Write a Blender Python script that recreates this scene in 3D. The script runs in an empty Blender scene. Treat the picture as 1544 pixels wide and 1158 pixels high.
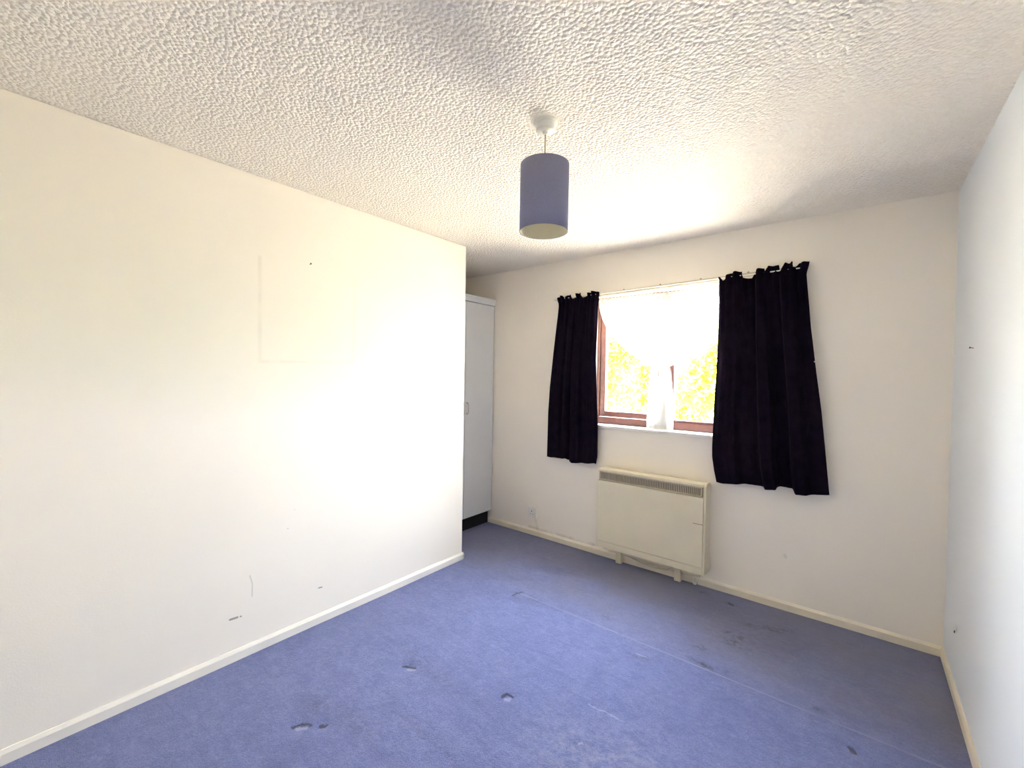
import bpy, bmesh, math, random
from mathutils import Vector, Matrix
S = bpy.context.scene
C = S.collection
random.seed(7)

# ---------------------------------------------------------------- camera
F_PX, YAW, PITCH, ROLL, CAM_H = 654.557, 0.675446, -0.0190465, 0.0161595, 1.391791
fw = Vector((-math.sin(YAW)*math.cos(PITCH), math.cos(YAW)*math.cos(PITCH), math.sin(PITCH)))
rt = Vector((math.cos(YAW), math.sin(YAW), 0))
up = rt.cross(fw)
r2 = rt*math.cos(ROLL) + up*math.sin(ROLL)
u2 = -rt*math.sin(ROLL) + up*math.cos(ROLL)
cam = bpy.data.cameras.new('camera')
cam.sensor_fit = 'HORIZONTAL'; cam.sensor_width = 36
cam.lens = F_PX/1544*36
cam.clip_start = 0.02; cam.clip_end = 300
co = bpy.data.objects.new('camera', cam); C.objects.link(co)
co.matrix_world = Matrix(((r2.x, u2.x, -fw.x, 0), (r2.y, u2.y, -fw.y, 0), (r2.z, u2.z, -fw.z, CAM_H), (0, 0, 0, 1)))
S.camera = co

# ---------------------------------------------------------------- world, sun, exposure
SKY, SUN, EXPOSURE = 31.0, 50.0, 1.50
w = bpy.data.worlds.new('sky'); S.world = w; w.use_nodes = True
wn = w.node_tree; wn.nodes.clear()
wo = wn.nodes.new('ShaderNodeOutputWorld'); wb = wn.nodes.new('ShaderNodeBackground')
tc = wn.nodes.new('ShaderNodeTexCoord'); sx = wn.nodes.new('ShaderNodeSeparateXYZ'); cr = wn.nodes.new('ShaderNodeValToRGB')
wn.links.new(tc.outputs['Generated'], sx.inputs[0]); wn.links.new(sx.outputs['Z'], cr.inputs[0])
cr.color_ramp.elements[0].position = 0.0; cr.color_ramp.elements[0].color = (0.98, 0.97, 1.0, 1)
cr.color_ramp.elements[1].position = 0.7; cr.color_ramp.elements[1].color = (0.78, 0.86, 1.0, 1)
wn.links.new(cr.outputs[0], wb.inputs[0]); wb.inputs[1].default_value = SKY
wn.links.new(wb.outputs[0], wo.inputs[0])
sun = bpy.data.lights.new('sun', 'SUN'); sun.energy = SUN; sun.angle = 0.01; sun.color = (1.0, 0.95, 0.85)
so = bpy.data.objects.new('sun', sun); C.objects.link(so)
so.rotation_euler = Vector((0.55, 0.45, -0.85)).to_track_quat('-Z', 'Y').to_euler()   # from behind the house, over its roof
S.view_settings.view_transform = 'Standard'; S.view_settings.look = 'None'
S.view_settings.gamma = 1; S.view_settings.use_curve_mapping = False
S.view_settings.exposure = EXPOSURE
cy = S.cycles
cy.max_bounces = 24; cy.diffuse_bounces = 12; cy.transparent_max_bounces = 24; cy.transmission_bounces = 12
cy.sample_clamp_indirect = 0; cy.caustics_reflective = False; cy.caustics_refractive = False
cy.use_denoising = True

# room numbers (metres): window wall at y=D, right wall x=R, left wall x=-L ending at y=E, ceiling H
D, R, L, E, H = 3.0858, 0.3637, 2.3210, 2.3230, 2.35
YB, XA = -0.75, -3.32           # wall behind the camera, back of the wardrobe recess
WX0, WX1, WZ0, WZ1 = -1.67, -0.53, 1.02, 2.025     # window opening
XW = -2.689                     # wardrobe front

P = lambda: bpy.data.lights.new
port = bpy.data.lights.new('window_portal', 'AREA'); port.shape = 'RECTANGLE'
port.size, port.size_y = WX1-WX0, WZ1-WZ0; port.cycles.is_portal = True
po = bpy.data.objects.new('window_portal', port); C.objects.link(po)
po.location = ((WX0+WX1)/2, D+0.27, (WZ0+WZ1)/2); po.rotation_euler = (-math.pi/2, 0, 0)

# ---------------------------------------------------------------- helpers
def tag(o, label=None, cat=None, group=None, kind=None):
    if label: o['label'] = label
    if cat: o['category'] = cat
    if group: o['group'] = group
    if kind: o['kind'] = kind
    return o
def empty(name, loc=(0, 0, 0), **k):
    o = bpy.data.objects.new(name, None); o.location = loc; o.empty_display_size = 0.05
    C.objects.link(o); return tag(o, **k)
def obj(name, bm, m, parent=None, smooth=False, bevel=0, segs=2, **k):
    me = bpy.data.meshes.new(name)
    bmesh.ops.recalc_face_normals(bm, faces=bm.faces)
    bm.to_mesh(me); bm.free()
    me.materials.append(m)
    if smooth:
        for p in me.polygons: p.use_smooth = True
    o = bpy.data.objects.new(name, me); C.objects.link(o)
    if parent is not None:
        o.parent = parent
        if parent.type == 'EMPTY': o.matrix_parent_inverse = Matrix.Translation(-parent.location)
    if bevel:
        md = o.modifiers.new('bevel', 'BEVEL'); md.width = bevel; md.segments = segs; md.limit_method = 'ANGLE'
        md.angle_limit = math.radians(40)
        if not smooth: md.harden_normals = False
    return tag(o, **k)
def box(bm, x0, x1, y0, y1, z0, z1, M=None):
    vs = [bm.verts.new((x, y, z)) for x in (x0, x1) for y in (y0, y1) for z in (z0, z1)]
    if M is not None:
        for v in vs: v.co = M @ v.co
    for f in ((0, 1, 3, 2), (4, 6, 7, 5), (0, 4, 5, 1), (2, 3, 7, 6), (0, 2, 6, 4), (1, 5, 7, 3)):
        bm.faces.new([vs[i] for i in f])
    return bm
def BX(*a, M=None): return box(bmesh.new(), *a, M=M)
def lathe(bm, prof, cx, cy_, n=48, closed=False):
    rings = []
    for r, z in prof:
        rings.append([bm.verts.new((cx+r*math.cos(2*math.pi*i/n), cy_+r*math.sin(2*math.pi*i/n), z)) for i in range(n)])
    pairs = list(zip(rings, rings[1:])) + ([(rings[-1], rings[0])] if closed else [])
    for a, b in pairs:
        for i in range(n): bm.faces.new((a[i], a[(i+1) % n], b[(i+1) % n], b[i]))
    if not closed:
        for rg in (rings[0], rings[-1]): bm.faces.new(rg)
    return bm
def tube(bm, pts, r, n=10, closed=False):
    pts = [Vector(p) for p in pts]; N = len(pts); rings = []
    for i, p in enumerate(pts):
        a = pts[(i-1) % N] if (closed or i > 0) else p; b = pts[(i+1) % N] if (closed or i < N-1) else p
        t = (b-a).normalized(); s = t.orthogonal() if abs(t.z) > .99 else t.cross(Vector((0, 0, 1)))
        s.normalize(); q = t.cross(s)
        rr = r[i] if isinstance(r, (list, tuple)) else r
        rings.append([bm.verts.new(p + s*rr*math.cos(2*math.pi*k/n) + q*rr*math.sin(2*math.pi*k/n)) for k in range(n)])
    pr = list(zip(rings, rings[1:])) + ([(rings[-1], rings[0])] if closed else [])
    for a, b in pr:
        for k in range(n): bm.faces.new((a[k], a[(k+1) % n], b[(k+1) % n], b[k]))
    if not closed:
        bm.faces.new(rings[0]); bm.faces.new(rings[-1])
    return bm
def interp(tbl, t):
    for (t0, v0), (t1, v1) in zip(tbl, tbl[1:]):
        if t <= t1: return v0 + (v1-v0)*max(0, min(1, (t-t0)/(t1-t0) if t1 > t0 else 0))
    return tbl[-1][1]

# ---------------------------------------------------------------- materials
class NT:
    def __init__(s, name):
        s.m = bpy.data.materials.new(name); s.m.use_nodes = True
        s.t = s.m.node_tree; s.b = s.t.nodes['Principled BSDF']; s.out = s.t.nodes['Material Output']
        s._pos = None
    def n(s, typ, **k):
        nd = s.t.nodes.new(typ)
        for a, v in k.items(): setattr(nd, a, v)
        return nd
    def put(s, nd, i, v):
        if hasattr(v, 'is_output'): s.t.links.new(v, nd.inputs[i])
        else: nd.inputs[i].default_value = v
    @property
    def pos(s):
        if s._pos is None: s._pos = s.n('ShaderNodeNewGeometry').outputs['Position']
        return s._pos
    def math(s, op, a, b=None, c=None, clamp=False):
        nd = s.n('ShaderNodeMath', operation=op, use_clamp=clamp)
        s.put(nd, 0, a)
        if b is not None: s.put(nd, 1, b)
        if c is not None: s.put(nd, 2, c)
        return nd.outputs[0]
    def vmath(s, op, a, b=None, scale=None, out=0):
        nd = s.n('ShaderNodeVectorMath', operation=op); s.put(nd, 0, a)
        if b is not None: s.put(nd, 1, b)
        if scale is not None: s.put(nd, 3, scale)
        return nd.outputs['Value' if op in ('DOT_PRODUCT', 'LENGTH', 'DISTANCE') else 0]
    def noise(s, scale, detail=3, rough=.5, vec=None, dist=0):
        nd = s.n('ShaderNodeTexNoise'); s.put(nd, 'Vector', s.pos if vec is None else vec)
        nd.inputs['Scale'].default_value = scale; nd.inputs['Detail'].default_value = detail
        nd.inputs['Roughness'].default_value = rough; nd.inputs['Distortion'].default_value = dist
        return nd.outputs['Fac']
    def ramp(s, f, stops):
        nd = s.n('ShaderNodeValToRGB'); s.put(nd, 0, f); e = nd.color_ramp.elements
        while len(e) < len(stops): e.new(.5)
        for el, (p, c) in zip(e, stops): el.position = p; el.color = c if len(c) == 4 else (*c, 1)
        return nd.outputs[0]
    def mix(s, f, a, b):
        nd = s.n('ShaderNodeMix', data_type='RGBA'); s.put(nd, 0, f)
        for i, v in ((6, a), (7, b)):
            if not hasattr(v, 'is_output') and len(v) == 3: v = (*v, 1)
            s.put(nd, i, v)
        return nd.outputs[2]
    def rng(s, v, a, b, c=0., d=1.):
        nd = s.n('ShaderNodeMapRange', clamp=True); s.put(nd, 0, v)
        for i, x in ((1, a), (2, b), (3, c), (4, d)): nd.inputs[i].default_value = x
        return nd.outputs[0]
    def seg(s, a, b, r0, r1, p=None):          # 1 inside a stroke from a to b of radius r0, fading to 0 at r1
        p = s.pos if p is None else p
        a = Vector(a); b = Vector(b); d = b-a
        pa = s.vmath('SUBTRACT', p, tuple(a))
        h = s.math('DIVIDE', s.vmath('DOT_PRODUCT', pa, tuple(d)), max(d.length_squared, 1e-9), clamp=True)
        q = s.vmath('SUBTRACT', pa, s.vmath('SCALE', tuple(d), scale=h))
        return s.rng(s.vmath('LENGTH', q), r0, r1, 1., 0.)
    def maxs(s, L_):
        r = L_[0]
        for x in L_[1:]: r = s.math('MAXIMUM', r, x)
        return r
    def bump(s, h, strength, dist):
        nd = s.n('ShaderNodeBump'); s.put(nd, 'Height', h); nd.inputs['Strength'].default_value = strength
        nd.inputs['Distance'].default_value = dist
        s.t.links.new(nd.outputs[0], s.b.inputs['Normal'])
    def set(s, col=None, rough=None, spec=None, metal=None, sheen=None):
        if col is not None: s.put(s.b, 'Base Color', col if hasattr(col, 'is_output') or len(col) == 4 else (*col, 1))
        if rough is not None: s.put(s.b, 'Roughness', rough)
        if spec is not None: s.put(s.b, 'Specular IOR Level', spec)
        if metal is not None: s.put(s.b, 'Metallic', metal)
        if sheen is not None: s.put(s.b, 'Sheen Weight', sheen)
        return s
def plain(name, col, rough=.5, spec=.5, var=.06, scale=30, bump=0.):
    n = NT(name); f = n.noise(scale, 4)
    n.set(n.ramp(f, [(.3, tuple(c*(1-var) for c in col)), (.7, tuple(min(1, c*(1+var)) for c in col))]), rough, spec)
    if bump: n.bump(n.noise(scale*8, 3), bump, .002)
    return n.m

WALL = (0.88, 0.828, 0.745)
def wall_mat(name, col, marks=None):
    n = NT(name)
    c = n.ramp(n.noise(1.3, 3), [(.3, tuple(x*.985 for x in col)), (.7, tuple(min(1, x*1.015) for x in col))])
    if marks:
        for m_, cc in marks(n): c = n.mix(m_, c, cc)
    n.set(c, .62, .25)
    n.bump(n.math('ADD', n.noise(150, 4, .6), n.math('MULTIPLY', n.noise(28, 2), .6)), .25, .0016)
    return n.m
def left_marks(n):
    X = -L
    g = lambda y, z: (X, y, z)
    frame = n.maxs([n.seg(g(.897, 1.445), g(.895, 1.955), .003, .014), n.seg(g(1.406, 1.457), g(1.410, 1.93), .003, .014),
                    n.seg(g(.90, 1.442), g(1.404, 1.455), .003, .012)])
    frame = n.math('MULTIPLY', frame, n.rng(n.noise(9), .3, .65, .03, .24))
    yield frame, (.62, .50, .42)
    sc = n.maxs([n.seg(g(.771, .204), g(.802, .202), .0035, .006), n.seg(g(.8155, .2005), g(.8185, .2), .002, .005),
                 n.seg(g(1.207, .194), g(1.225, .192), .002, .005)])
    yield n.math('MULTIPLY', sc, .85), (.26, .24, .24)
    arc = n.maxs([n.seg(g(.857, .386), g(.868, .342), .0008, .004), n.seg(g(.868, .342), g(.867, .28), .0008, .004)])
    yield n.math('MULTIPLY', arc, .5), (.42, .39, .38)
    dots = n.maxs([n.seg(g(1.037, .572), g(1.0385, .572), .0015, .0035), n.seg(g(1.071, .665), g(1.0715, .665), .001, .003)])
    yield n.math('MULTIPLY', dots, .6), (.4, .36, .3)
def win_marks(n):
    grime = n.maxs([n.seg((-2.25, D, .062), (-1.5, D, .06), .002, .02)])
    yield n.math('MULTIPLY', grime, n.rng(n.noise(16), .4, .7, .05, .55)), (.42, .33, .24)
    yield n.math('MULTIPLY', n.seg((-2.19, D, .15), (-2.16, D, .06), .004, .02), .25), (.5, .46, .4)  # cable shadow below the socket, painted into the wall colour
    yield n.math('MULTIPLY', n.seg((-.33, D, .33), (-.325, D, .32), .004, .012), .3), (.45, .42, .4)
M_wl = wall_mat('painted plaster, left wall', WALL, left_marks)
M_ww = wall_mat('painted plaster, window wall', WALL, win_marks)
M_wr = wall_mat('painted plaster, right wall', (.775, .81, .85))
M_wb = wall_mat('painted plaster', WALL)

nc = NT('stippled ceiling')
v1 = nc.n('ShaderNodeTexVoronoi', feature='SMOOTH_F1'); v1.inputs['Scale'].default_value = 80; v1.inputs['Smoothness'].default_value = .25
warp = nc.vmath('ADD', nc.pos, nc.vmath('SCALE', nc.n('ShaderNodeTexNoise').outputs['Color'], scale=.0))
nz = nc.n('ShaderNodeTexNoise'); nc.put(nz, 'Vector', nc.pos); nz.inputs['Scale'].default_value = 34; nz.inputs['Detail'].default_value = 2
warp = nc.vmath('ADD', nc.pos, nc.vmath('SCALE', nz.outputs['Color'], scale=.012))
nc.put(v1, 'Vector', warp)
ht = nc.math('SUBTRACT', 1., nc.math('MULTIPLY', v1.outputs['Distance'], 1.1))
ht = nc.math('ADD', ht, nc.math('MULTIPLY', nc.noise(230, 2), .18))
dr = nc.vmath('DISTANCE', nc.pos, (-.956, 1.36, H))
ht = nc.math('MULTIPLY', ht, nc.rng(dr, .05, .085))
nc.set(nc.ramp(nc.noise(.9, 2), [(.3, (.87, .825, .755)), (.7, (.89, .845, .775))]), .42, .4)
nc.bump(ht, .8, .0105)
M_ceil = nc.m

cp = NT('worn blue carpet')
big = cp.noise(1.6, 4, .6); mid = cp.noise(11, 6, .7, dist=.8); pile = cp.noise(210, 3, .75); streak = cp.noise(48, 5, .75, dist=.5)
base = cp.ramp(big, [(.3, (.145, .170, .365)), (.5, (.170, .198, .415)), (.72, (.20, .226, .455))])
base = cp.mix(cp.rng(mid, .44, .68, 0, .6), base, (.105, .125, .30))
base = cp.mix(cp.rng(mid, .48, .25, 0, .35), base, (.235, .265, .50))
base = cp.mix(cp.rng(streak, .5, .72, 0, .45), base, (.25, .28, .52))
base = cp.mix(cp.rng(streak, .48, .3, 0, .35), base, (.10, .118, .27))
rot = cp.n('ShaderNodeMapping'); cp.put(rot, 0, cp.pos); rot.inputs['Rotation'].default_value = (0, 0, .5); rot.inputs['Scale'].default_value = (7, 34, 1)
drag = cp.noise(1., 5, .7, vec=rot.outputs[0], dist=.6)
base = cp.mix(cp.rng(drag, .52, .72, 0, .5), base, (.10, .118, .28))
base = cp.mix(cp.rng(drag, .46, .28, 0, .4), base, (.25, .28, .52))
base = cp.mix(cp.rng(pile, .42, .72, 0, .75), base, (.075, .09, .22))
py = cp.n('ShaderNodeSeparateXYZ'); cp.put(py, 0, cp.pos)
band = cp.math('MULTIPLY', cp.rng(py.outputs['Y'], 2.12, 2.42), cp.rng(cp.noise(2.2, 4), .3, .7, .2, .75))
band = cp.math('MULTIPLY', band, cp.rng(py.outputs['X'], -2.5, -1.3, .5, 1.))
base = cp.mix(band, base, (.175, .170, .225))           # greyer strip between the seam and the window wall
at = cp.n('ShaderNodeAttribute', attribute_name='dirt'); 
dm = cp.math('MULTIPLY', at.outputs['Fac'], cp.rng(cp.noise(38, 4, .7), .38, .62))
base = cp.mix(dm, base, (.035, .033, .045))
s3 = lambda a, b: ((a[0], a[1], 0), (b[0], b[1], 0))
flat = cp.vmath('MULTIPLY', cp.pos, (1, 1, 0))
nzc = cp.n('ShaderNodeTexNoise'); cp.put(nzc, 'Vector', cp.pos); nzc.inputs['Scale'].default_value = 45
flat = cp.vmath('ADD', flat, cp.vmath('MULTIPLY', cp.vmath('SUBTRACT', nzc.outputs['Color'], (.5, .5, .5)), (.02, .02, 0)))
def strokes(lst): return cp.maxs([cp.seg(*s3(a, b), r*.5, r, flat) for a, b, r in lst])
dark = strokes([((-1.180, 1.437), (-1.176, 1.466), .007), ((-1.176, 1.466), (-1.142, 1.470), .007),
                ((-1.686, 2.145), (-1.690, 2.19), .006), ((-1.690, 2.19), (-1.664, 2.228), .006),
                ((-1.669, 1.288), (-1.645, 1.308), .009), ((-1.645, 1.308), (-1.618, 1.316), .008),
                ((-1.713, .79), (-1.699, .818), .009), ((-1.699, .818), (-1.665, .835), .010), ((-1.636, .862), (-1.62, .876), .011),
                ((-.60, 2.955), (-.575, 2.938), .010), ((.006, 2.09), (.016, 2.075), .012)])
base = cp.mix(cp.math('MULTIPLY', dark, .85), base, (.03, .03, .055))
lite = strokes([((-1.162, 1.443), (-1.150, 1.452), .012), ((-.868, 1.643), (-.79, 1.645), .004), ((-.783, 1.646), (-.735, 1.646), .004),
                ((-.846, 2.097), (-.803, 2.100), .004), ((-1.64, 1.296), (-1.61, 1.305), .012), ((-1.695, .80), (-1.67, .82), .014), ((-.800, 1.44), (-.79, 1.45), .006)])
base = cp.mix(cp.math('MULTIPLY', lite, .45), base, (.42, .45, .66))
seamf = cp.vmath('MULTIPLY', cp.pos, (1, 1, 0))
seam = cp.math('MULTIPLY', cp.seg((-1.66, 2.199, 0), (.3, 2.197, 0), .0012, .0055, seamf), cp.rng(cp.noise(4), .3, .6, .1, .5))
base = cp.mix(seam, base, (.36, .38, .55))
faded = cp.seg((-.82, 1.38, 0), (-.62, 1.47, 0), .0, .26, cp.vmath('MULTIPLY', cp.pos, (1, 1, 0)))
base = cp.mix(cp.math('MULTIPLY', faded, cp.rng(cp.noise(24, 4, .7), .4, .65, 0, .4)), base, (.36, .37, .50))
cp.set(base, .95, .1, sheen=.25)
cp.bump(cp.math('ADD', pile, cp.math('MULTIPLY', streak, 1.2)), .7, .007)
M_carpet = cp.m

M_skirt = plain('cream gloss skirting', (.80, .73, .60), .3, .5, .05, 6)
M_skirt_l = plain('white gloss skirting', (.83, .79, .72), .3, .5, .03, 6)
M_batten = plain('cream painted batten', (.58, .53, .43), .6, .3, .05, 8)
M_sill = plain('white gloss sill', (.84, .82, .78), .3, .5, .02)
nw = NT('mahogany stained wood')
gv = nw.vmath('MULTIPLY', nw.pos, (14, 14, 14)); gn = nw.noise(6, 4, .6, dist=1.5)
nw.set(nw.ramp(gn, [(.3, (.13, .045, .035)), (.6, (.20, .078, .06)), (.8, (.26, .11, .085))]), .38, .5)
M_wood = nw.m
gl = NT('window glass'); gl.t.nodes.remove(gl.b)
tr = gl.n('ShaderNodeBsdfTransparent'); tr.inputs[0].default_value = (.95, .97, .96, 1); gs = gl.n('ShaderNodeBsdfGlossy'); gs.inputs['Roughness'].default_value = .02
fr = gl.n('ShaderNodeLayerWeight'); fr.inputs[0].default_value = .5; mx = gl.n('ShaderNodeMixShader')
gl.t.links.new(gl.math('ADD', gl.math('MULTIPLY', gl.math('POWER', fr.outputs['Facing'], 5.), .9), .035), mx.inputs[0]); gl.t.links.new(tr.outputs[0], mx.inputs[1]); gl.t.links.new(gs.outputs[0], mx.inputs[2]); gl.t.links.new(mx.outputs[0], gl.out.inputs[0])
M_glass = gl.m
def cloth_mix(name, col, transp, transl):
    n = NT(name); n.t.nodes.remove(n.b)
    d = n.n('ShaderNodeBsdfDiffuse'); d.inputs[0].default_value = (*col, 1)
    t = n.n('ShaderNodeBsdfTranslucent'); t.inputs[0].default_value = (*col, 1)
    p = n.n('ShaderNodeBsdfTransparent')
    a = n.n('ShaderNodeMixShader'); a.inputs[0].default_value = transl
    n.t.links.new(d.outputs[0], a.inputs[1]); n.t.links.new(t.outputs[0], a.inputs[2])
    b = n.n('ShaderNodeMixShader')
    wv = n.n('ShaderNodeTexVoronoi'); n.put(wv, 'Vector', n.pos); wv.inputs['Scale'].default_value = 260
    n.put(b, 0, n.rng(wv.outputs['Distance'], .1, .75, transp*.4, transp*1.6))
    n.t.links.new(a.outputs[0], b.inputs[1]); n.t.links.new(p.outputs[0], b.inputs[2]); n.t.links.new(b.outputs[0], n.out.inputs[0])
    return n.m
M_net = cloth_mix('white net', (.9, .9, .88), .34, .6)
M_netband = cloth_mix('dense white net', (.9, .9, .88), .08, .6)
nb = NT('dark curtain cloth')
nb.set(nb.ramp(nb.noise(16, 4), [(.3, (.0060, .0034, .0080)), (.7, (.0102, .0060, .0130))]), .9, .04)
nb.bump(nb.noise(700, 2), .2, .001)
M_curt = nb.m
M_heat = plain('cream enamelled steel', (.73, .665, .50), .42, .4, .03, 5)
M_heatdark = plain('dark metal behind grille', (.06, .05, .035), .6, .3)
M_grille = plain('beige plastic grille', (.50, .44, .32), .5, .4)
M_white = plain('white plastic', (.80, .79, .74), .35, .5, .02)
M_dark = plain('black plinth board', (.012, .012, .014), .6, .3)
M_slot = plain('dark slot', (.03, .03, .03), .6, .2)
M_ward = plain('white melamine', (.64, .66, .695), .38, .45, .02, 3)
M_wardin = plain('unpainted chipboard', (.42, .33, .22), .8, .2, .1, 60)
M_chrome = NT('brushed steel').set((.62, .62, .62), .3, .5, 1.).m
M_brass = NT('dull brass screw').set((.35, .27, .16), .45, .5, 1.).m
M_nail = NT('dark steel nail').set((.10, .09, .08), .5, .5, 1.).m
ns = NT('blue grey fabric'); wv = ns.n('ShaderNodeTexNoise'); ns.put(wv, 'Vector', ns.vmath('MULTIPLY', ns.pos, (1, 1, 4))); wv.inputs['Scale'].default_value = 260
ns.set(ns.ramp(wv.outputs['Fac'], [(.3, (.225, .23, .345)), (.7, (.285, .29, .415))]), .9, .1); ns.bump(wv.outputs['Fac'], .3, .001)
M_shade = ns.m
M_lining = plain('cream lampshade lining', (.72, .66, .46), .6, .3, .02)
M_cord = plain('cream flex', (.62, .56, .44), .5, .4, .02)
M_bulb = NT('frosted glass bulb').set((.85, .84, .80), .3, .5).m
def leaf(name, c):
    n = NT(name); n.t.nodes.remove(n.b)
    ob = n.n('ShaderNodeNewGeometry')
    col = n.ramp(ob.outputs['Random Per Island'], [(.0, tuple(x*.6 for x in c)), (.6, c), (1., tuple(min(1, x*1.6) for x in c))])
    d = n.n('ShaderNodeBsdfDiffuse'); t = n.n('ShaderNodeBsdfTranslucent'); a = n.n('ShaderNodeMixShader'); a.inputs[0].default_value = .4
    n.t.links.new(col, d.inputs[0]); n.t.links.new(col, t.inputs[0]); n.t.links.new(d.outputs[0], a.inputs[1]); n.t.links.new(t.outputs[0], a.inputs[2]); n.t.links.new(a.outputs[0], n.out.inputs[0])
    return n.m
M_leafs = [leaf('yellow green leaves', (.32, .30, .035)), leaf('fresh green leaves', (.27, .275, .03))]
M_bark = plain('bark', (.16, .12, .08), .9, .2, .2, 20)
ng = NT('lawn and paving'); gx = ng.n('ShaderNodeSeparateXYZ'); ng.put(gx, 0, ng.pos)
grass = ng.ramp(ng.noise(3, 5), [(.3, (.20, .24, .05)), (.7, (.32, .34, .09))])
pav = ng.ramp(ng.noise(5, 5), [(.3, (.55, .46, .33)), (.7, (.64, .54, .40))])
ng.set(ng.mix(ng.rng(gx.outputs['Y'], 16.0, 17.), pav, grass), .9, .1)
M_ground = ng.m

# ---------------------------------------------------------------- room shell
def attr_grid(name, x0, x1, y0, y1, step, zf, df, m):
    nx = int(round((x1-x0)/step)); ny = int(round((y1-y0)/step))
    vs = []; dirt = []
    for j in range(ny+1):
        y = y0+(y1-y0)*j/ny
        for i in range(nx+1):
            x = x0+(x1-x0)*i/nx; vs.append((x, y, zf(x, y))); dirt.append(df(x, y))
    fs = [(j*(nx+1)+i, j*(nx+1)+i+1, (j+1)*(nx+1)+i+1, (j+1)*(nx+1)+i) for j in range(ny) for i in range(nx)]
    # slab below so the floor has thickness
    b = len(vs)
    vs += [(x0, y0, -.12), (x1, y0, -.12), (x1, y1, -.12), (x0, y1, -.12)]; dirt += [0]*4
    fs += [(b, b+3, b+2, b+1)]
    fs += [tuple([b, b+1] + [i for i in range(nx, -1, -1)]), tuple([b+2, b+3] + [ny*(nx+1)+i for i in range(nx+1)]),
           tuple([b+1, b+2] + [j*(nx+1)+nx for j in range(ny, -1, -1)]), tuple([b+3, b] + [j*(nx+1) for j in range(ny+1)])]
    me = bpy.data.meshes.new(name); me.from_pydata(vs, [], fs); me.update()
    a = me.attributes.new('dirt', 'FLOAT', 'POINT'); a.data.foreach_set('value', dirt)
    me.polygons.foreach_set('use_smooth', [True]*len(me.polygons))
    me.materials.append(m)
    o = bpy.data.objects.new(name, me); C.objects.link(o); return o
dents = [(-1.64, 1.297, .035, .010), (-1.69, .80, .032, .010), (-1.63, .862, .03, .010), (-1.672, 2.19, .035, .006),
         (-1.155, 1.45, .022, .010), (.012, 2.08, .03, .008), (-.835, 1.64, .02, .004), (-.33, 2.0, .05, .004), (-.59, 2.945, .025, .006)]
def fz(x, y):
    z = -.002 + .0007*math.sin(5*x+1.3*math.sin(3*y)) + .0006*math.sin(7*y+2*math.sin(4*x))
    for a, b, r, d in dents:
        q = ((x-a)**2+(y-b)**2)/(r*r)
        if q < 6: z -= d*math.exp(-q)
    if -1.66 < x: z += .0018*math.exp(-((y-2.197)/.008)**2)
    return z
stains = [(-.758, 2.985, .03, .02, .55), (-.60, 2.945, .035, .02, .6), (-.454, 2.765, .05, .025, .55), (-.36, 2.80, .06, .022, .75), (-.29, 2.83, .04, .018, .5),
          (-.532, 2.603, .02, .02, .8), (-.48, 2.592, .03, .025, .85), (-.50, 2.525, .05, .04, .6), (-.45, 2.50, .05, .03, .5), (-.609, 2.363, .03, .03, .7),
          (-.575, 2.235, .06, .016, .8), (-.546, 2.221, .03, .02, .9), (-.464, 2.247, .012, .012, .6), (-.103, 2.238, .018, .014, .8), (-.846, 2.08, .03, .015, .4),
          (-.80, 2.09, .02, .015, .6), (-1.56, 2.19, .05, .03, .4), (-1.67, 2.15, .02, .02, .5), (-1.12, 2.30, .03, .03, .35), (-1.66, 1.32, .06, .03, .35),
          (-1.75, .90, .10, .04, .3), (-1.55, .95, .12, .05, .3), (-.806, 1.437, .015, .015, .4), (-1.30, 1.10, .2, .03, .25), (-.45, 2.6, .28, .22, .18), (-1.5, 1.35, .3, .04, .25)]
def fd(x, y):
    v = 0
    for a, b, rx, ry, s in stains:
        q = ((x-a)/rx)**2+((y-b)/ry)**2
        if q < 5: v = max(v, s*math.exp(-q*.9)*1.3)
    return min(1, v)
tag(attr_grid('floor', XA, R+.1, YB, D+.1, .012, fz, fd, M_carpet), kind='structure')
obj('ceiling', BX(XA-.1, R+.12, YB-.1, D+.3, H, H+.15), M_ceil, kind='structure')
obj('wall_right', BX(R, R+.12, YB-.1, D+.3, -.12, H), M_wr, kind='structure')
obj('wall_back', BX(XA, R, YB-.1, YB, -.12, H), M_wb, kind='structure')
obj('wall_left', BX(XA-.1, -L, YB, E, -.12, H), M_wl, bevel=.004, kind='structure')
obj('wall_alcove', BX(XA-.1, XA, E, D+.3, -.12, H), M_wb, kind='structure')
bm = bmesh.new()
def ring(y, q): return [bm.verts.new((x, y, z)) for x, z in ((q[0], q[2]), (q[1], q[2]), (q[1], q[3]), (q[0], q[3]))]
o1, i1 = ring(D, (XA, R, -.12, H)), ring(D, (WX0, WX1, WZ0-.02, WZ1))
o2, i2 = ring(D+.28, (XA, R, -.12, H)), ring(D+.28, (WX0, WX1, WZ0-.02, WZ1))
for k in range(4):
    l = (k+1) % 4
    for q in ((o1[k], o1[l], i1[l], i1[k]), (i1[k], i1[l], i2[l], i2[k]), (i2[k], i2[l], o2[l], o2[k]), (o2[k], o2[l], o1[l], o1[k])): bm.faces.new(q)
obj('wall_window', bm, M_ww, kind='structure')

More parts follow.
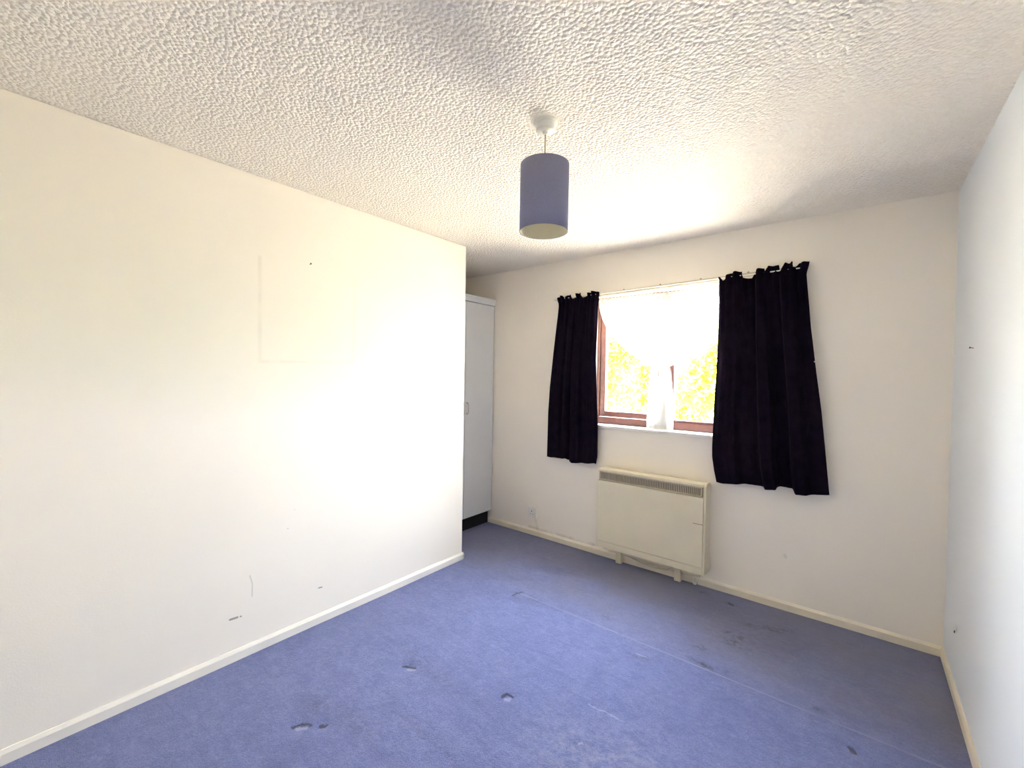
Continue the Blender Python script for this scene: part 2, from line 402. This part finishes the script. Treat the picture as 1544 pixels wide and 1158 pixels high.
def skirt(name, pts, m, h=.048, t=.011):     # pts: along the wall base; offset t on the given side
    bm = bmesh.new(); (x0, y0), (x1, y1), (nx, ny) = pts
    prof = [(0, 0), (t, 0), (t, h-.013), (t*.35, h), (0, h)]
    A = [bm.verts.new((x0+nx*d, y0+ny*d, z-.004 if z == 0 else z)) for d, z in prof]; B = [bm.verts.new((x1+nx*d, y1+ny*d, z-.004 if z == 0 else z)) for d, z in prof]
    for k in range(5): bm.faces.new((A[k], A[(k+1) % 5], B[(k+1) % 5], B[k]))
    bm.faces.new(A); bm.faces.new(B)
    return obj(name, bm, m, kind='structure')
skirt('baseboard_left', ((-L, YB), (-L, E+.008), (1, 0)), M_skirt_l, .05, .014)
skirt('baseboard_right', ((R, YB), (R, D), (-1, 0)), M_skirt, .05)
skirt('baseboard_window', ((XW-.05, D), (R, D), (0, -1)), M_skirt, .05)
skirt('baseboard_back', ((-L, YB), (R, YB), (0, 1)), M_skirt)
skirt('baseboard_left_end', ((-L+.014, E), (XW+.03, E), (0, 1)), M_skirt_l)

# ---------------------------------------------------------------- window
win = empty('window_1', ((WX0+WX1)/2, D+.13, WZ0), kind='structure')
FY0, FY1 = D+.10, D+.165
MX = -1.10
bm = bmesh.new()
box(bm, WX0, WX0+.024, FY0, FY1, WZ0, WZ1); box(bm, WX1-.024, WX1, FY0, FY1, WZ0, WZ1)
box(bm, WX0+.024, WX1-.024, FY0, FY1, WZ1-.045, WZ1); box(bm, WX0+.024, WX1-.024, FY0, FY1, WZ0, WZ0+.052)
obj('frame', bm, M_wood, win, bevel=.003)
obj('mullion', BX(MX-.03, MX+.03, FY0, FY1, WZ0+.052, WZ1-.045), M_wood, win, bevel=.003)
def light(x0, x1, z0, z1, wd, y0, name):
    bm = bmesh.new()
    box(bm, x0, x0+wd, y0, y0+.045, z0, z1); box(bm, x1-wd, x1, y0, y0+.045, z0, z1)
    box(bm, x0+wd, x1-wd, y0, y0+.045, z0, z0+wd); box(bm, x0+wd, x1-wd, y0, y0+.045, z1-wd, z1)
    o = obj(name, bm, M_wood, win, bevel=.004)
    return o
sash = light(WX0+.026, MX-.032, WZ0+.056, WZ1-.048, .044, FY0+.012, 'sash')
bead = light(MX+.03, WX1-.024, WZ0+.052, WZ1-.045, .018, FY0+.008, 'glazing_bead')
obj('pane', BX(WX0+.07, MX-.076, FY0+.030, FY0+.034, WZ0+.10, WZ1-.092), M_glass, sash)
obj('pane', BX(MX+.046, WX1-.042, FY0+.028, FY0+.032, WZ0+.07, WZ1-.063), M_glass, bead)
# casement stay and handle on the opening light
bm = bmesh.new(); box(bm, MX-.065, MX-.045, FY0-.006, FY0+.013, 1.42, 1.50); tube(bm, [(MX-.055, FY0-.004, 1.48), (MX-.055, FY0-.03, 1.478), (MX-.058, FY0-.034, 1.40)], .006)
obj('casement_handle', bm, M_chrome, win, smooth=False)
obj('window_sill', BX(WX0-.03, WX1+.03, D-.028, FY0+.002, WZ0-.022, WZ0), M_sill, win, bevel=.006, segs=3)
obj('outer_sill', BX(WX0-.05, WX1+.05, FY1, D+.33, WZ0-.05, WZ0+.008), M_wood, win, bevel=.004)

# ---------------------------------------------------------------- curtain rail and its screws
rail = empty('curtain_rail', (-1.11, D, 2.045), label='long thin cream wooden batten screwed to the wall above the window', cat='curtain rail')
zr = lambda x: 2.031 + (x+1.6)*.020
bm = bmesh.new()
vsA = []
for x in (-1.985, -.275):
    z = zr(x); vsA.append([bm.verts.new((x, y, zz)) for y, zz in ((D+.001, z-.013), (D-.020, z-.013), (D-.020, z+.013), (D+.001, z+.013))])
for k in range(4): bm.faces.new((vsA[0][k], vsA[0][(k+1) % 4], vsA[1][(k+1) % 4], vsA[1][k]))
bm.faces.new(vsA[0]); bm.faces.new(vsA[1])
obj('batten', bm, M_batten, rail, bevel=.002)
for x in (-1.403, -1.127, -.853, -.567):
    s = obj('screw', lathe(bmesh.new(), [(.0001, 0), (.005, .001), (.006, .003), (.006, .006)], 0, 0, 12), M_brass, rail)
    s.matrix_parent_inverse = Matrix.Identity(4); s.rotation_euler = (math.pi/2, 0, 0); s.location = Vector((x, D-.0015, zr(x)+.017))-rail.location
yT = D-.052
bm = tube(bmesh.new(), [(-2.0, D-.012, 2.028), (-2.0, yT, 2.028), (-1.99, yT, 2.028), (-.28, yT, 2.048), (-.27, yT, 2.048), (-.27, D-.012, 2.048)], .0035, 8)
obj('curtain_wire', bm, M_white, rail)

# ---------------------------------------------------------------- dark curtains
def curtain(name, left, right, bot, top, pleats, amp, yb, seed, label, cat, group, ruffle, topdip):
    rnd = random.Random(seed)
    NU, NV = 260, 70
    zb = lambda x: interp(bot, x)
    def fold(u, v):
        u2_ = u + .012*math.sin(3*v+seed+u*9)
        k = 0
        while k < len(pleats)-2 and u2_ > pleats[k+1][0]: k += 1
        (a, p), (b, q) = pleats[k], pleats[k+1]
        t_ = max(0, min(1, (u2_-a)/(b-a))); t_ = t_*t_*(3-2*t_)
        fine = .9*math.sin(2*math.pi*u*11+seed)*max(0, 1-v*3.0)+.07*math.sin(2*math.pi*u*17+seed*2+2*v)
        return p+(q-p)*t_, fine
    bm = bmesh.new(); grid = []
    zl0, zl1 = left[0][0], left[-1][0]
    for j in range(NV+1):
        v = j/NV; row = []
        for i in range(NU+1):
            u = i/NU
            xl_t, xr_t = left[0][1], right[0][1]
            xt = xl_t+(xr_t-xl_t)*u
            zt = interp(ruffle, xt)
            xb = left[-1][1]+(right[-1][1]-left[-1][1])*u
            zz_b = zb(xb)
            z = zt+(zz_b-zt)*v
            xl = interp([(-a, b) for a, b in left], -z); xr = interp([(-a, b) for a, b in right], -z)
            s, fine = fold(u, v)
            env = .35+.65*min(1, v*2.2)
            # sideways roll of the folds gives overlapping pleats
            uu = u
            x = xl+(xr-xl)*uu
            nip = 1-.75*math.exp(-((z-topdip)/.014)**2)      # gathered on to the wire
            y = yb - amp*env*s*nip + amp*.5*fine*nip
            if z > topdip+.012: y -= .012*math.sin(2*math.pi*u*8+seed)*(z-topdip)/.03
            row.append(bm.verts.new((x, y, z)))
        grid.append(row)
    for j in range(NV):
        for i in range(NU): bm.faces.new((grid[j][i], grid[j][i+1], grid[j+1][i+1], grid[j+1][i]))
    cx = (left[-1][1]+right[-1][1])/2
    t = empty(name, (cx, yb, min(z for _, z in bot)), label=label, cat=cat, group=group)
    o = obj('cloth', bm, M_curt, t, smooth=True)
    md = o.modifiers.new('thick', 'SOLIDIFY'); md.thickness = .0028; md.offset = 0
    return t
yC = D-.062
curtain('curtain',
        [(2.049, -.732), (2.03, -.722), (2.007, -.725), (1.803, -.722), (1.441, -.728), (1.218, -.738), (.95, -.743), (.881, -.741), (.80, -.728), (.722, -.711)],
        [(2.071, -.243), (2.008, -.258), (1.709, -.229), (1.444, -.197), (1.22, -.167), (.96, -.14), (.746, -.119)],
        [(-.72, .722), (-.707, .723), (-.553, .736), (-.438, .735), (-.434, .729), (-.376, .736), (-.369, .750), (-.285, .748), (-.275, .728), (-.205, .730), (-.119, .746)],
        None, [(0, -.1), (.07, .8), (.22, .7), (.29, -.7), (.43, -.9), (.475, 1), (.55, .9), (.59, -1.1), (.69, -1), (.735, 1), (.82, .8), (.87, -.7), (1, -.3)], .033, yC, 3, 'wide black curtain hanging right of the window, over the bare wall', 'curtain', 'pair of black curtains',
        [(-.735, 2.052), (-.722, 2.049), (-.712, 2.024), (-.700, 2.03), (-.66, 2.066), (-.596, 2.070), (-.590, 2.026), (-.536, 2.016), (-.525, 2.045), (-.512, 2.062), (-.474, 2.074), (-.466, 2.050), (-.459, 2.062), (-.449, 2.079), (-.397, 2.083), (-.388, 2.046), (-.38, 2.044), (-.370, 2.060), (-.360, 2.086), (-.324, 2.083), (-.317, 2.052), (-.307, 2.054), (-.296, 2.082), (-.247, 2.078)], 2.028)
curtain('curtain',
        [(2.031, -1.963), (2.0, -1.952), (1.965, -1.948), (1.542, -1.991), (1.30, -2.016), (1.101, -2.028), (.718, -2.033)],
        [(2.045, -1.579), (2.00, -1.585), (1.944, -1.593), (1.512, -1.600), (1.282, -1.589), (1.028, -1.573), (.772, -1.573), (.72, -1.583)],
        [(-2.033, .718), (-1.948, .723), (-1.915, .716), (-1.88, .722), (-1.858, .727), (-1.839, .714), (-1.796, .714), (-1.783, .703), (-1.675, .712), (-1.6, .722), (-1.583, .716)],
        None, [(0, 0), (.1, .7), (.2, .3), (.27, -.6), (.37, .4), (.47, -1), (.525, 1), (.64, .85), (.70, -.4), (.86, .6), (1, -.4)], .028, yC, 8, 'narrow black curtain hanging left of the window, nearer the wardrobe', 'curtain', 'pair of black curtains',
        [(-1.963, 2.033), (-1.93, 2.045), (-1.905, 2.049), (-1.893, 2.022), (-1.882, 2.022), (-1.862, 2.050), (-1.835, 2.053), (-1.820, 2.018), (-1.80, 2.016), (-1.785, 2.05), (-1.735, 2.055), (-1.722, 2.017), (-1.698, 2.018), (-1.675, 2.047), (-1.62, 2.056), (-1.579, 2.047)], 2.010)
for o in [x for x in C.objects if x.name == 'curtain']:
    M4 = Matrix.Rotation(.5, 4, 'Y')
    obj('care_tag', BX(-.206, -.19, yC-.032, yC-.030, 1.496, 1.502), M_white, o, label='small white stitched tag')

# ---------------------------------------------------------------- net curtain, gathered to a tie in the middle
net = empty('net_curtain', (-1.12, D+.06, WZ0), label='white net curtain tied in at its middle, tail resting on the sill', cat='net curtain')
yN = D+.062
def net_mesh(u0, u1, nu, rows, yoff, seed):
    bm = bmesh.new(); g = []
    for v in rows:
        row = []
        for i in range(nu+1):
            u = u0+(u1-u0)*i/nu
            xt = WX0+.014+(WX1-WX0-.028)*u
            zt = 2.006
            xk, zk = -1.140+.125*(u-.5), 1.475+.0*u
            if v <= 1:       # quadratic bezier from the heading to the tie
                e = abs(u-.5)*2
                cxp, czp = xt*.93+xk*.07, zk+.30*(1-.25*e)
                a, b, c = (1-v)**2, 2*v*(1-v), v*v
                x = a*xt+b*cxp+c*xk; z = a*zt+b*czp+c*zk
                k = 1-.75*v
            else:            # tail
                q = v-1
                xe = -1.136+.195*(u-.5); z = zk+(WZ0+.004-zk)*q
                x = xk+(xe-xk)*math.sin(q*math.pi/2)**.55; k = .25+.9*q
            y = yN+yoff + .010*k*math.sin(2*math.pi*u*19+seed)+.005*k*math.sin(2*math.pi*u*43+seed*2)
            row.append(bm.verts.new((x, y, z)))
        g.append(row)
    for j in range(len(rows)-1):
        for i in range(nu): bm.faces.new((g[j][i], g[j][i+1], g[j+1][i+1], g[j+1][i]))
    return bm
obj('net_panel', net_mesh(0, .505, 150, [i/40 for i in range(41)], 0, .5), M_net, net, smooth=True)
obj('net_panel', net_mesh(.495, 1, 150, [i/40 for i in range(41)], .004, 1.7), M_net, net, smooth=True)
obj('net_tail', net_mesh(0, 1, 200, [1+i/24 for i in range(25)], 0, .5), M_netband, net, smooth=True)
obj('tie_band', lathe(bmesh.new(), [(.037, 1.452), (.042, 1.462), (.042, 1.488), (.037, 1.496)], 0, 0, 24), M_netband, net, smooth=True)
tb = [c for c in net.children if c.name.startswith('tie_band')][0]
tb.matrix_parent_inverse = Matrix.Identity(4); tb.scale = (1.55, .42, 1); tb.location = (-1.140+1.12, yN-net.location.y, -WZ0)
bm = bmesh.new(); n_ = 170; top_, bo_ = [], []
for i in range(n_+1):
    u = i/n_; x = WX0+.012+(WX1-WX0-.024)*u; y = yN-.002+.006*math.sin(u*2*math.pi*38)
    top_.append(bm.verts.new((x, y, 2.016+.005*math.sin(u*2*math.pi*38)))); bo_.append(bm.verts.new((x, y*1.0+.001, 1.985)))
for i in range(n_): bm.faces.new((top_[i], top_[i+1], bo_[i+1], bo_[i]))
obj('heading', bm, M_netband, net, smooth=True)
obj('net_wire', tube(bmesh.new(), [(WX0-.001, yN, 2.0), (WX1+.001, yN, 2.0)], .003, 8), M_white, net)

# ---------------------------------------------------------------- storage heater
hx0, hx1, hy, hz0, hz1 = -1.524, -.757, D-.13, .115, .709
ht_ = empty('storage_heater', ((hx0+hx1)/2, D-.065, 0), label='cream electric storage heater on the wall under the window', cat='heater')
bm = bmesh.new()       # case: a box with a sloping top front edge
prof = [(D-.004, hz0+.012), (hy+.018, hz0+.012), (hy+.018, hz1-.022), (hy+.03, hz1-.004), (hy+.045, hz1), (D-.02, hz1-.004), (D-.004, hz1-.03)]
A = [bm.verts.new((hx0, y, z)) for y, z in prof]; B = [bm.verts.new((hx1, y, z)) for y, z in prof]
for k in range(len(prof)): bm.faces.new((A[k], A[(k+1) % len(prof)], B[(k+1) % len(prof)], B[k]))
bm.faces.new(A); bm.faces.new(B)
obj('case', bm, M_heat, ht_, bevel=.004)
gz0, gz1 = hz1-.084, hz1-.022
bm = bmesh.new()
fp = [(hy+.0185, gz0-.004), (hy, gz0-.006), (hy, hz0+.05), (hy+.004, hz0+.046), (hy+.004, hz0), (hy+.0185, hz0)]
A = [bm.verts.new((hx0+.001, y, z)) for y, z in fp]; B = [bm.verts.new((hx1-.012, y, z)) for y, z in fp]
for k in range(6): bm.faces.new((A[k], A[(k+1) % 6], B[(k+1) % 6], B[k]))
bm.faces.new(A); bm.faces.new(B)
fpan = obj('front_panel', bm, M_heat, ht_, bevel=.002)
obj('crack', BX(hx1-.075, hx1-.0115, hy-.0006, hy+.002, .445, .4475, M=Matrix.Translation((0, 0, 0))), M_slot, fpan, label='thin dark crack')
obj('side_cheek', BX(hx1-.011, hx1+.003, hy+.003, D-.004, hz0+.004, hz1-.018), M_heat, ht_, bevel=.0025)
bm = bmesh.new(); box(bm, hx0, hx1-.012, hy+.001, hy+.022, gz1, hz1); obj('top_rail', bm, M_heat, ht_, bevel=.006, segs=3)
gr = obj('grille', BX(hx0+.012, hx1-.02, hy+.013, hy+.0185, gz0, gz1), M_heatdark, ht_, label='dark vent grille with fine upright bars')
bm = bmesh.new(); nb_ = 60
for i in range(nb_+1):
    x = hx0+.022+(hx1-hx0-.054)*i/nb_; box(bm, x-.0030, x+.0030, hy+.006, hy+.014, gz0+.008, gz1-.008)
o = obj('grille_bars', bm, M_grille, gr); o['kind'] = 'stuff'
bm = bmesh.new(); x0, x1 = hx0+.012, hx1-.02
box(bm, x0, x1, hy+.003, hy+.014, gz0, gz0+.008); box(bm, x0, x1, hy+.003, hy+.014, gz1-.008, gz1); box(bm, x0, x0+.008, hy+.003, hy+.014, gz0, gz1); box(bm, x1-.008, x1, hy+.003, hy+.014, gz0, gz1)
obj('grille_surround', bm, M_grille, gr)
for x in (-1.378, -.945):
    obj('foot', BX(x-.022, x+.022, D-.062, D-.012, .0, hz0+.013), M_heat, ht_, bevel=.003)
obj('lower_bar', BX(-1.47, -.80, D-.05, D-.035, .066, .095), M_heat, ht_, bevel=.003)
obj('cable', tube(bmesh.new(), [(-1.30, D-.045, .07), (-1.20, D-.05, .050), (-1.10, D-.052, .044), (-1.02, D-.05, .055), (-.98, D-.045, .085)], .005, 8), M_cord, ht_, smooth=True)
obj('cable_loop', tube(bmesh.new(), [(-.835+.014*math.cos(a), D-.038, .030+.024*math.sin(a)) for a in [i*math.pi/8 for i in range(16)]], .0045, 8, closed=True), M_white, ht_, smooth=True)

# ---------------------------------------------------------------- socket
sk = empty('wall_socket', (-2.20, D, .208), label='white plug socket low on the window wall, left of the heater', cat='socket')
obj('back_box', BX(-2.243, -2.157, D-.030, D, .163, .249), M_white, sk, bevel=.004)
fpz = obj('faceplate', BX(-2.245, -2.155, D-.038, D-.030, .161, .251), M_white, sk, bevel=.003, segs=3)
bm = bmesh.new()
box(bm, -2.2035, -2.1965, D-.0388, D-.034, .213, .223); box(bm, -2.2175, -2.2085, D-.0388, D-.034, .192, .196); box(bm, -2.1915, -2.1825, D-.0388, D-.034, .192, .196)
obj('pin_holes', bm, M_slot, fpz)
obj('switch', BX(-2.206, -2.194, D-.043, D-.037, .231, .245), M_white, fpz, bevel=.002)
for x in (-2.236, -2.164):
    obj('screw', BX(x-.003, x+.003, D-.0392, D-.037, .203, .209), M_chrome, fpz)

# ---------------------------------------------------------------- fitted wardrobe in the recess
wd = empty('wardrobe', ((XW+XA)/2, (E+D)/2, 0), label='white fitted wardrobe in the recess beyond the left wall', cat='wardrobe')
yw0, yw1 = E+.004, D-.003
ZW0, ZW1 = .127, 2.098
bm = bmesh.new()
box(bm, XA+.004, XW-.022, yw0, yw0+.018, ZW0, ZW1-.02); box(bm, XA+.004, XW-.022, yw1-.018, yw1, ZW0, ZW1-.02)
box(bm, XA+.004, XW-.022, yw0+.018, yw1-.018, ZW0, ZW0+.018); box(bm, XA+.004, XA+.012, yw0+.018, yw1-.018, ZW0+.018, ZW1-.02)
obj('carcass', bm, M_ward, wd)
obj('top_panel', BX(XA+.004, XW+.010, yw0, yw1, ZW1-.02, ZW1), M_ward, wd, bevel=.002)
obj('fascia', BX(XW-.02, XW+.006, yw0, yw1, ZW1-.058, ZW1-.0195), M_ward, wd, bevel=.002)
for a, b, yh in ((yw0+.002, 2.700, 2.672), (2.703, yw1-.008, 2.722)):
    d = obj('door', BX(XW-.019, XW, a, b, ZW0-.004, ZW1-.062), M_ward, wd, bevel=.0015)
    bm = tube(bmesh.new(), [(XW-.001, yh, 1.05), (XW+.022, yh, 1.052), (XW+.028, yh, 1.062), (XW+.028, yh, 1.136), (XW+.022, yh, 1.146), (XW-.001, yh, 1.148)], .005, 10)
    obj('handle', bm, M_chrome, d, smooth=True, label='slim metal bow handle')
obj('plinth', BX(XW-.062, XW-.045, yw0, D-.012, -.002, ZW0), M_dark, wd)

# ---------------------------------------------------------------- pendant light
px_, py_ = -.951, 1.364
pl = empty('pendant_light', (px_, py_, H), label='blue-grey drum shade on a cream flex from the ceiling', cat='pendant light')
rose = obj('ceiling_rose', lathe(bmesh.new(), [(.046, H+.001), (.046, H-.006), (.038, H-.009), (.036, H-.030), (.031, H-.034), (.012, H-.035), (.008, H-.046)], px_, py_, 48), M_white, pl, bevel=.0015)
for p in rose.data.polygons: p.use_smooth = len(p.vertices) == 4
ZS0, ZS1, RS = 1.94, 2.19, .092
sx_, sy_ = px_, py_
obj('flex', tube(bmesh.new(), [(px_, py_, H-.04), (sx_, sy_, 2.10)], .0032, 10), M_cord, pl, smooth=True)
shd = obj('lamp_shade', lathe(bmesh.new(), [(RS, ZS0), (RS, ZS1), (RS-.002, ZS1), (RS-.002, ZS0)], sx_, sy_, 96, closed=True), M_shade, pl)
for p in shd.data.polygons: p.use_smooth = abs(p.normal.z) < .5
lin = obj('shade_lining', lathe(bmesh.new(), [(RS-.0021, ZS0+.001), (RS-.0021, ZS1-.001), (RS-.003, ZS1-.001), (RS-.003, ZS0+.001)], sx_, sy_, 96, closed=True), M_lining, shd, label='cream inner lining')
for p in lin.data.polygons: p.use_smooth = abs(p.normal.z) < .5
bm = bmesh.new()
tube(bm, [(sx_+(RS-.004)*math.cos(a), sy_+(RS-.004)*math.sin(a), ZS1-.012) for a in [i*2*math.pi/48 for i in range(48)]], .0015, 6, closed=True)
for k in range(3):
    a = k*2*math.pi/3+.4; tube(bm, [(sx_+.019*math.cos(a), sy_+.019*math.sin(a), 2.105), (sx_+(RS-.004)*math.cos(a), sy_+(RS-.004)*math.sin(a), ZS1-.012)], .0015, 6)
tube(bm, [(sx_+.019*math.cos(a), sy_+.019*math.sin(a), 2.105) for a in [i*2*math.pi/24 for i in range(24)]], .0015, 6, closed=True)
obj('shade_carrier', bm, M_white, shd)
obj('lamp_holder', lathe(bmesh.new(), [(.007, 2.135), (.014, 2.128), (.018, 2.11), (.018, 2.085), (.016, 2.075)], sx_, sy_, 24), M_white, pl, smooth=True)
obj('bulb', lathe(bmesh.new(), [(.012, 2.078), (.013, 2.068), (.022, 2.05), (.028, 2.03), (.028, 2.018), (.02, 2.0), (.004, 1.994)], sx_, sy_, 24), M_bulb, pl, smooth=True)

# ---------------------------------------------------------------- nails left in the walls
def nail(loc, axis, label, name='wall_nail'):
    bm = lathe(bmesh.new(), [(.0015, -.002), (.0015, .010), (.004, .010), (.0045, .0125)], 0, 0, 10)
    o = obj(name, bm, M_nail, label=label, cat='nail')
    o.location = loc; o.rotation_euler = Vector(axis).to_track_quat('Z', 'Y').to_euler()
nail((-L, 1.143, 1.971), (1, .15, .35), 'bent dark nail in the left wall above the faint picture mark')
nail((R, 2.598, 1.537), (-1, 0, .2), 'small dark nail high on the right wall near the corner')
hk = empty('wall_hook', (R, 2.753, .287), label='small white cable clip low on the right wall by the corner', cat='clip')
obj('clip_body', BX(R-.016, R, 2.741, 2.765, .286, .304), M_white, hk, bevel=.004)
obj('clip_nail', lathe(bmesh.new(), [(.002, .272), (.002, .2865)], R-.006, 2.753, 10), M_nail, hk)

# ---------------------------------------------------------------- outside: sunlit ground, shrubs and trees
obj('ground', BX(-40, 40, D+.28, 70, -.5, -.25), M_ground, kind='structure')
def shrub(name, x, y, hgt, rad, n, mat, label, cat, group, trunk=.25, ls=.11):
    t = empty(name, (x, y, -.25), label=label, cat=cat, group=group)
    rnd = random.Random(int(x*100+y*7))
    bm = bmesh.new()
    tube(bm, [(x, y, -.26), (x+.05, y, -.25+hgt*.35), (x-.04, y+.05, -.25+hgt*.75)], [rad*.07, rad*.05, rad*.02], 8)
    for k in range(7):
        a = k*2.4; z = -.25+hgt*(.3+.06*k)
        tube(bm, [(x, y, z), (x+rad*.3*math.cos(a), y+rad*.3*math.sin(a), z+hgt*.10), (x+rad*.65*math.cos(a), y+rad*.65*math.sin(a), z+hgt*.16)], [rad*.03, rad*.02, rad*.008], 6)
    obj('trunk', bm, M_bark, t, smooth=True)
    vs, fs = [], []
    lobes = [(rnd.uniform(-.6, .6)*rad, rnd.uniform(-.6, .6)*rad, hgt*rnd.uniform(trunk+.1, .85), rad*rnd.uniform(.35, .6)) for _ in range(14)]
    for i in range(n):
        lx, ly, lz, lr = lobes[i % 14]
        d = Vector((rnd.gauss(0, 1), rnd.gauss(0, 1), rnd.gauss(0, 1))).normalized()*lr*rnd.uniform(.45, 1.05)
        c = Vector((x+lx, y+ly, -.25+lz))+d
        if c.z < -.1: continue
        a = Vector((rnd.gauss(0, 1), rnd.gauss(0, 1), rnd.gauss(0, .6))).normalized(); b = a.orthogonal().normalized()
        b = (b*math.cos(i)+a.cross(b)*math.sin(i)); s = ls*rnd.uniform(.6, 1.3)
        k = len(vs); vs += [c-a*s, c+b*s*.42-a*s*.1, c+a*s, c-b*s*.42-a*s*.1]; fs.append((k, k+1, k+2, k+3))
    me = bpy.data.meshes.new('foliage'); me.from_pydata(vs, [], fs); me.materials.append(mat)
    o = bpy.data.objects.new('foliage', me); C.objects.link(o); o.parent = t; o.matrix_parent_inverse = Matrix.Translation(-t.location); o['kind'] = 'stuff'
    return t
# the window looks out up and to the left from the camera: rays go roughly from (0,0) through (-1.6..-0.7, 3.1)
shrub('tree', -4.05, 8.4, 2.75, .95, 3600, M_leafs[0], 'taller yellow-green bush in the left pane, beside the left window jamb', 'tree', 'greenery outside', ls=.075)
shrub('tree', -4.75, 11.3, 2.2, .8, 2600, M_leafs[1], 'lower yellow-green bush in the left pane, nearer the net tail', 'tree', 'greenery outside', ls=.075)
shrub('tree', -1.9, 8.2, 2.75, .75, 3200, M_leafs[0], 'taller yellow-green bush in the right pane, beside the wide curtain', 'tree', 'greenery outside', ls=.075)
shrub('tree', -3.15, 10.3, 1.8, .65, 2200, M_leafs[1], 'low bush in the right pane, beside the net tail', 'tree', 'greenery outside', ls=.075)
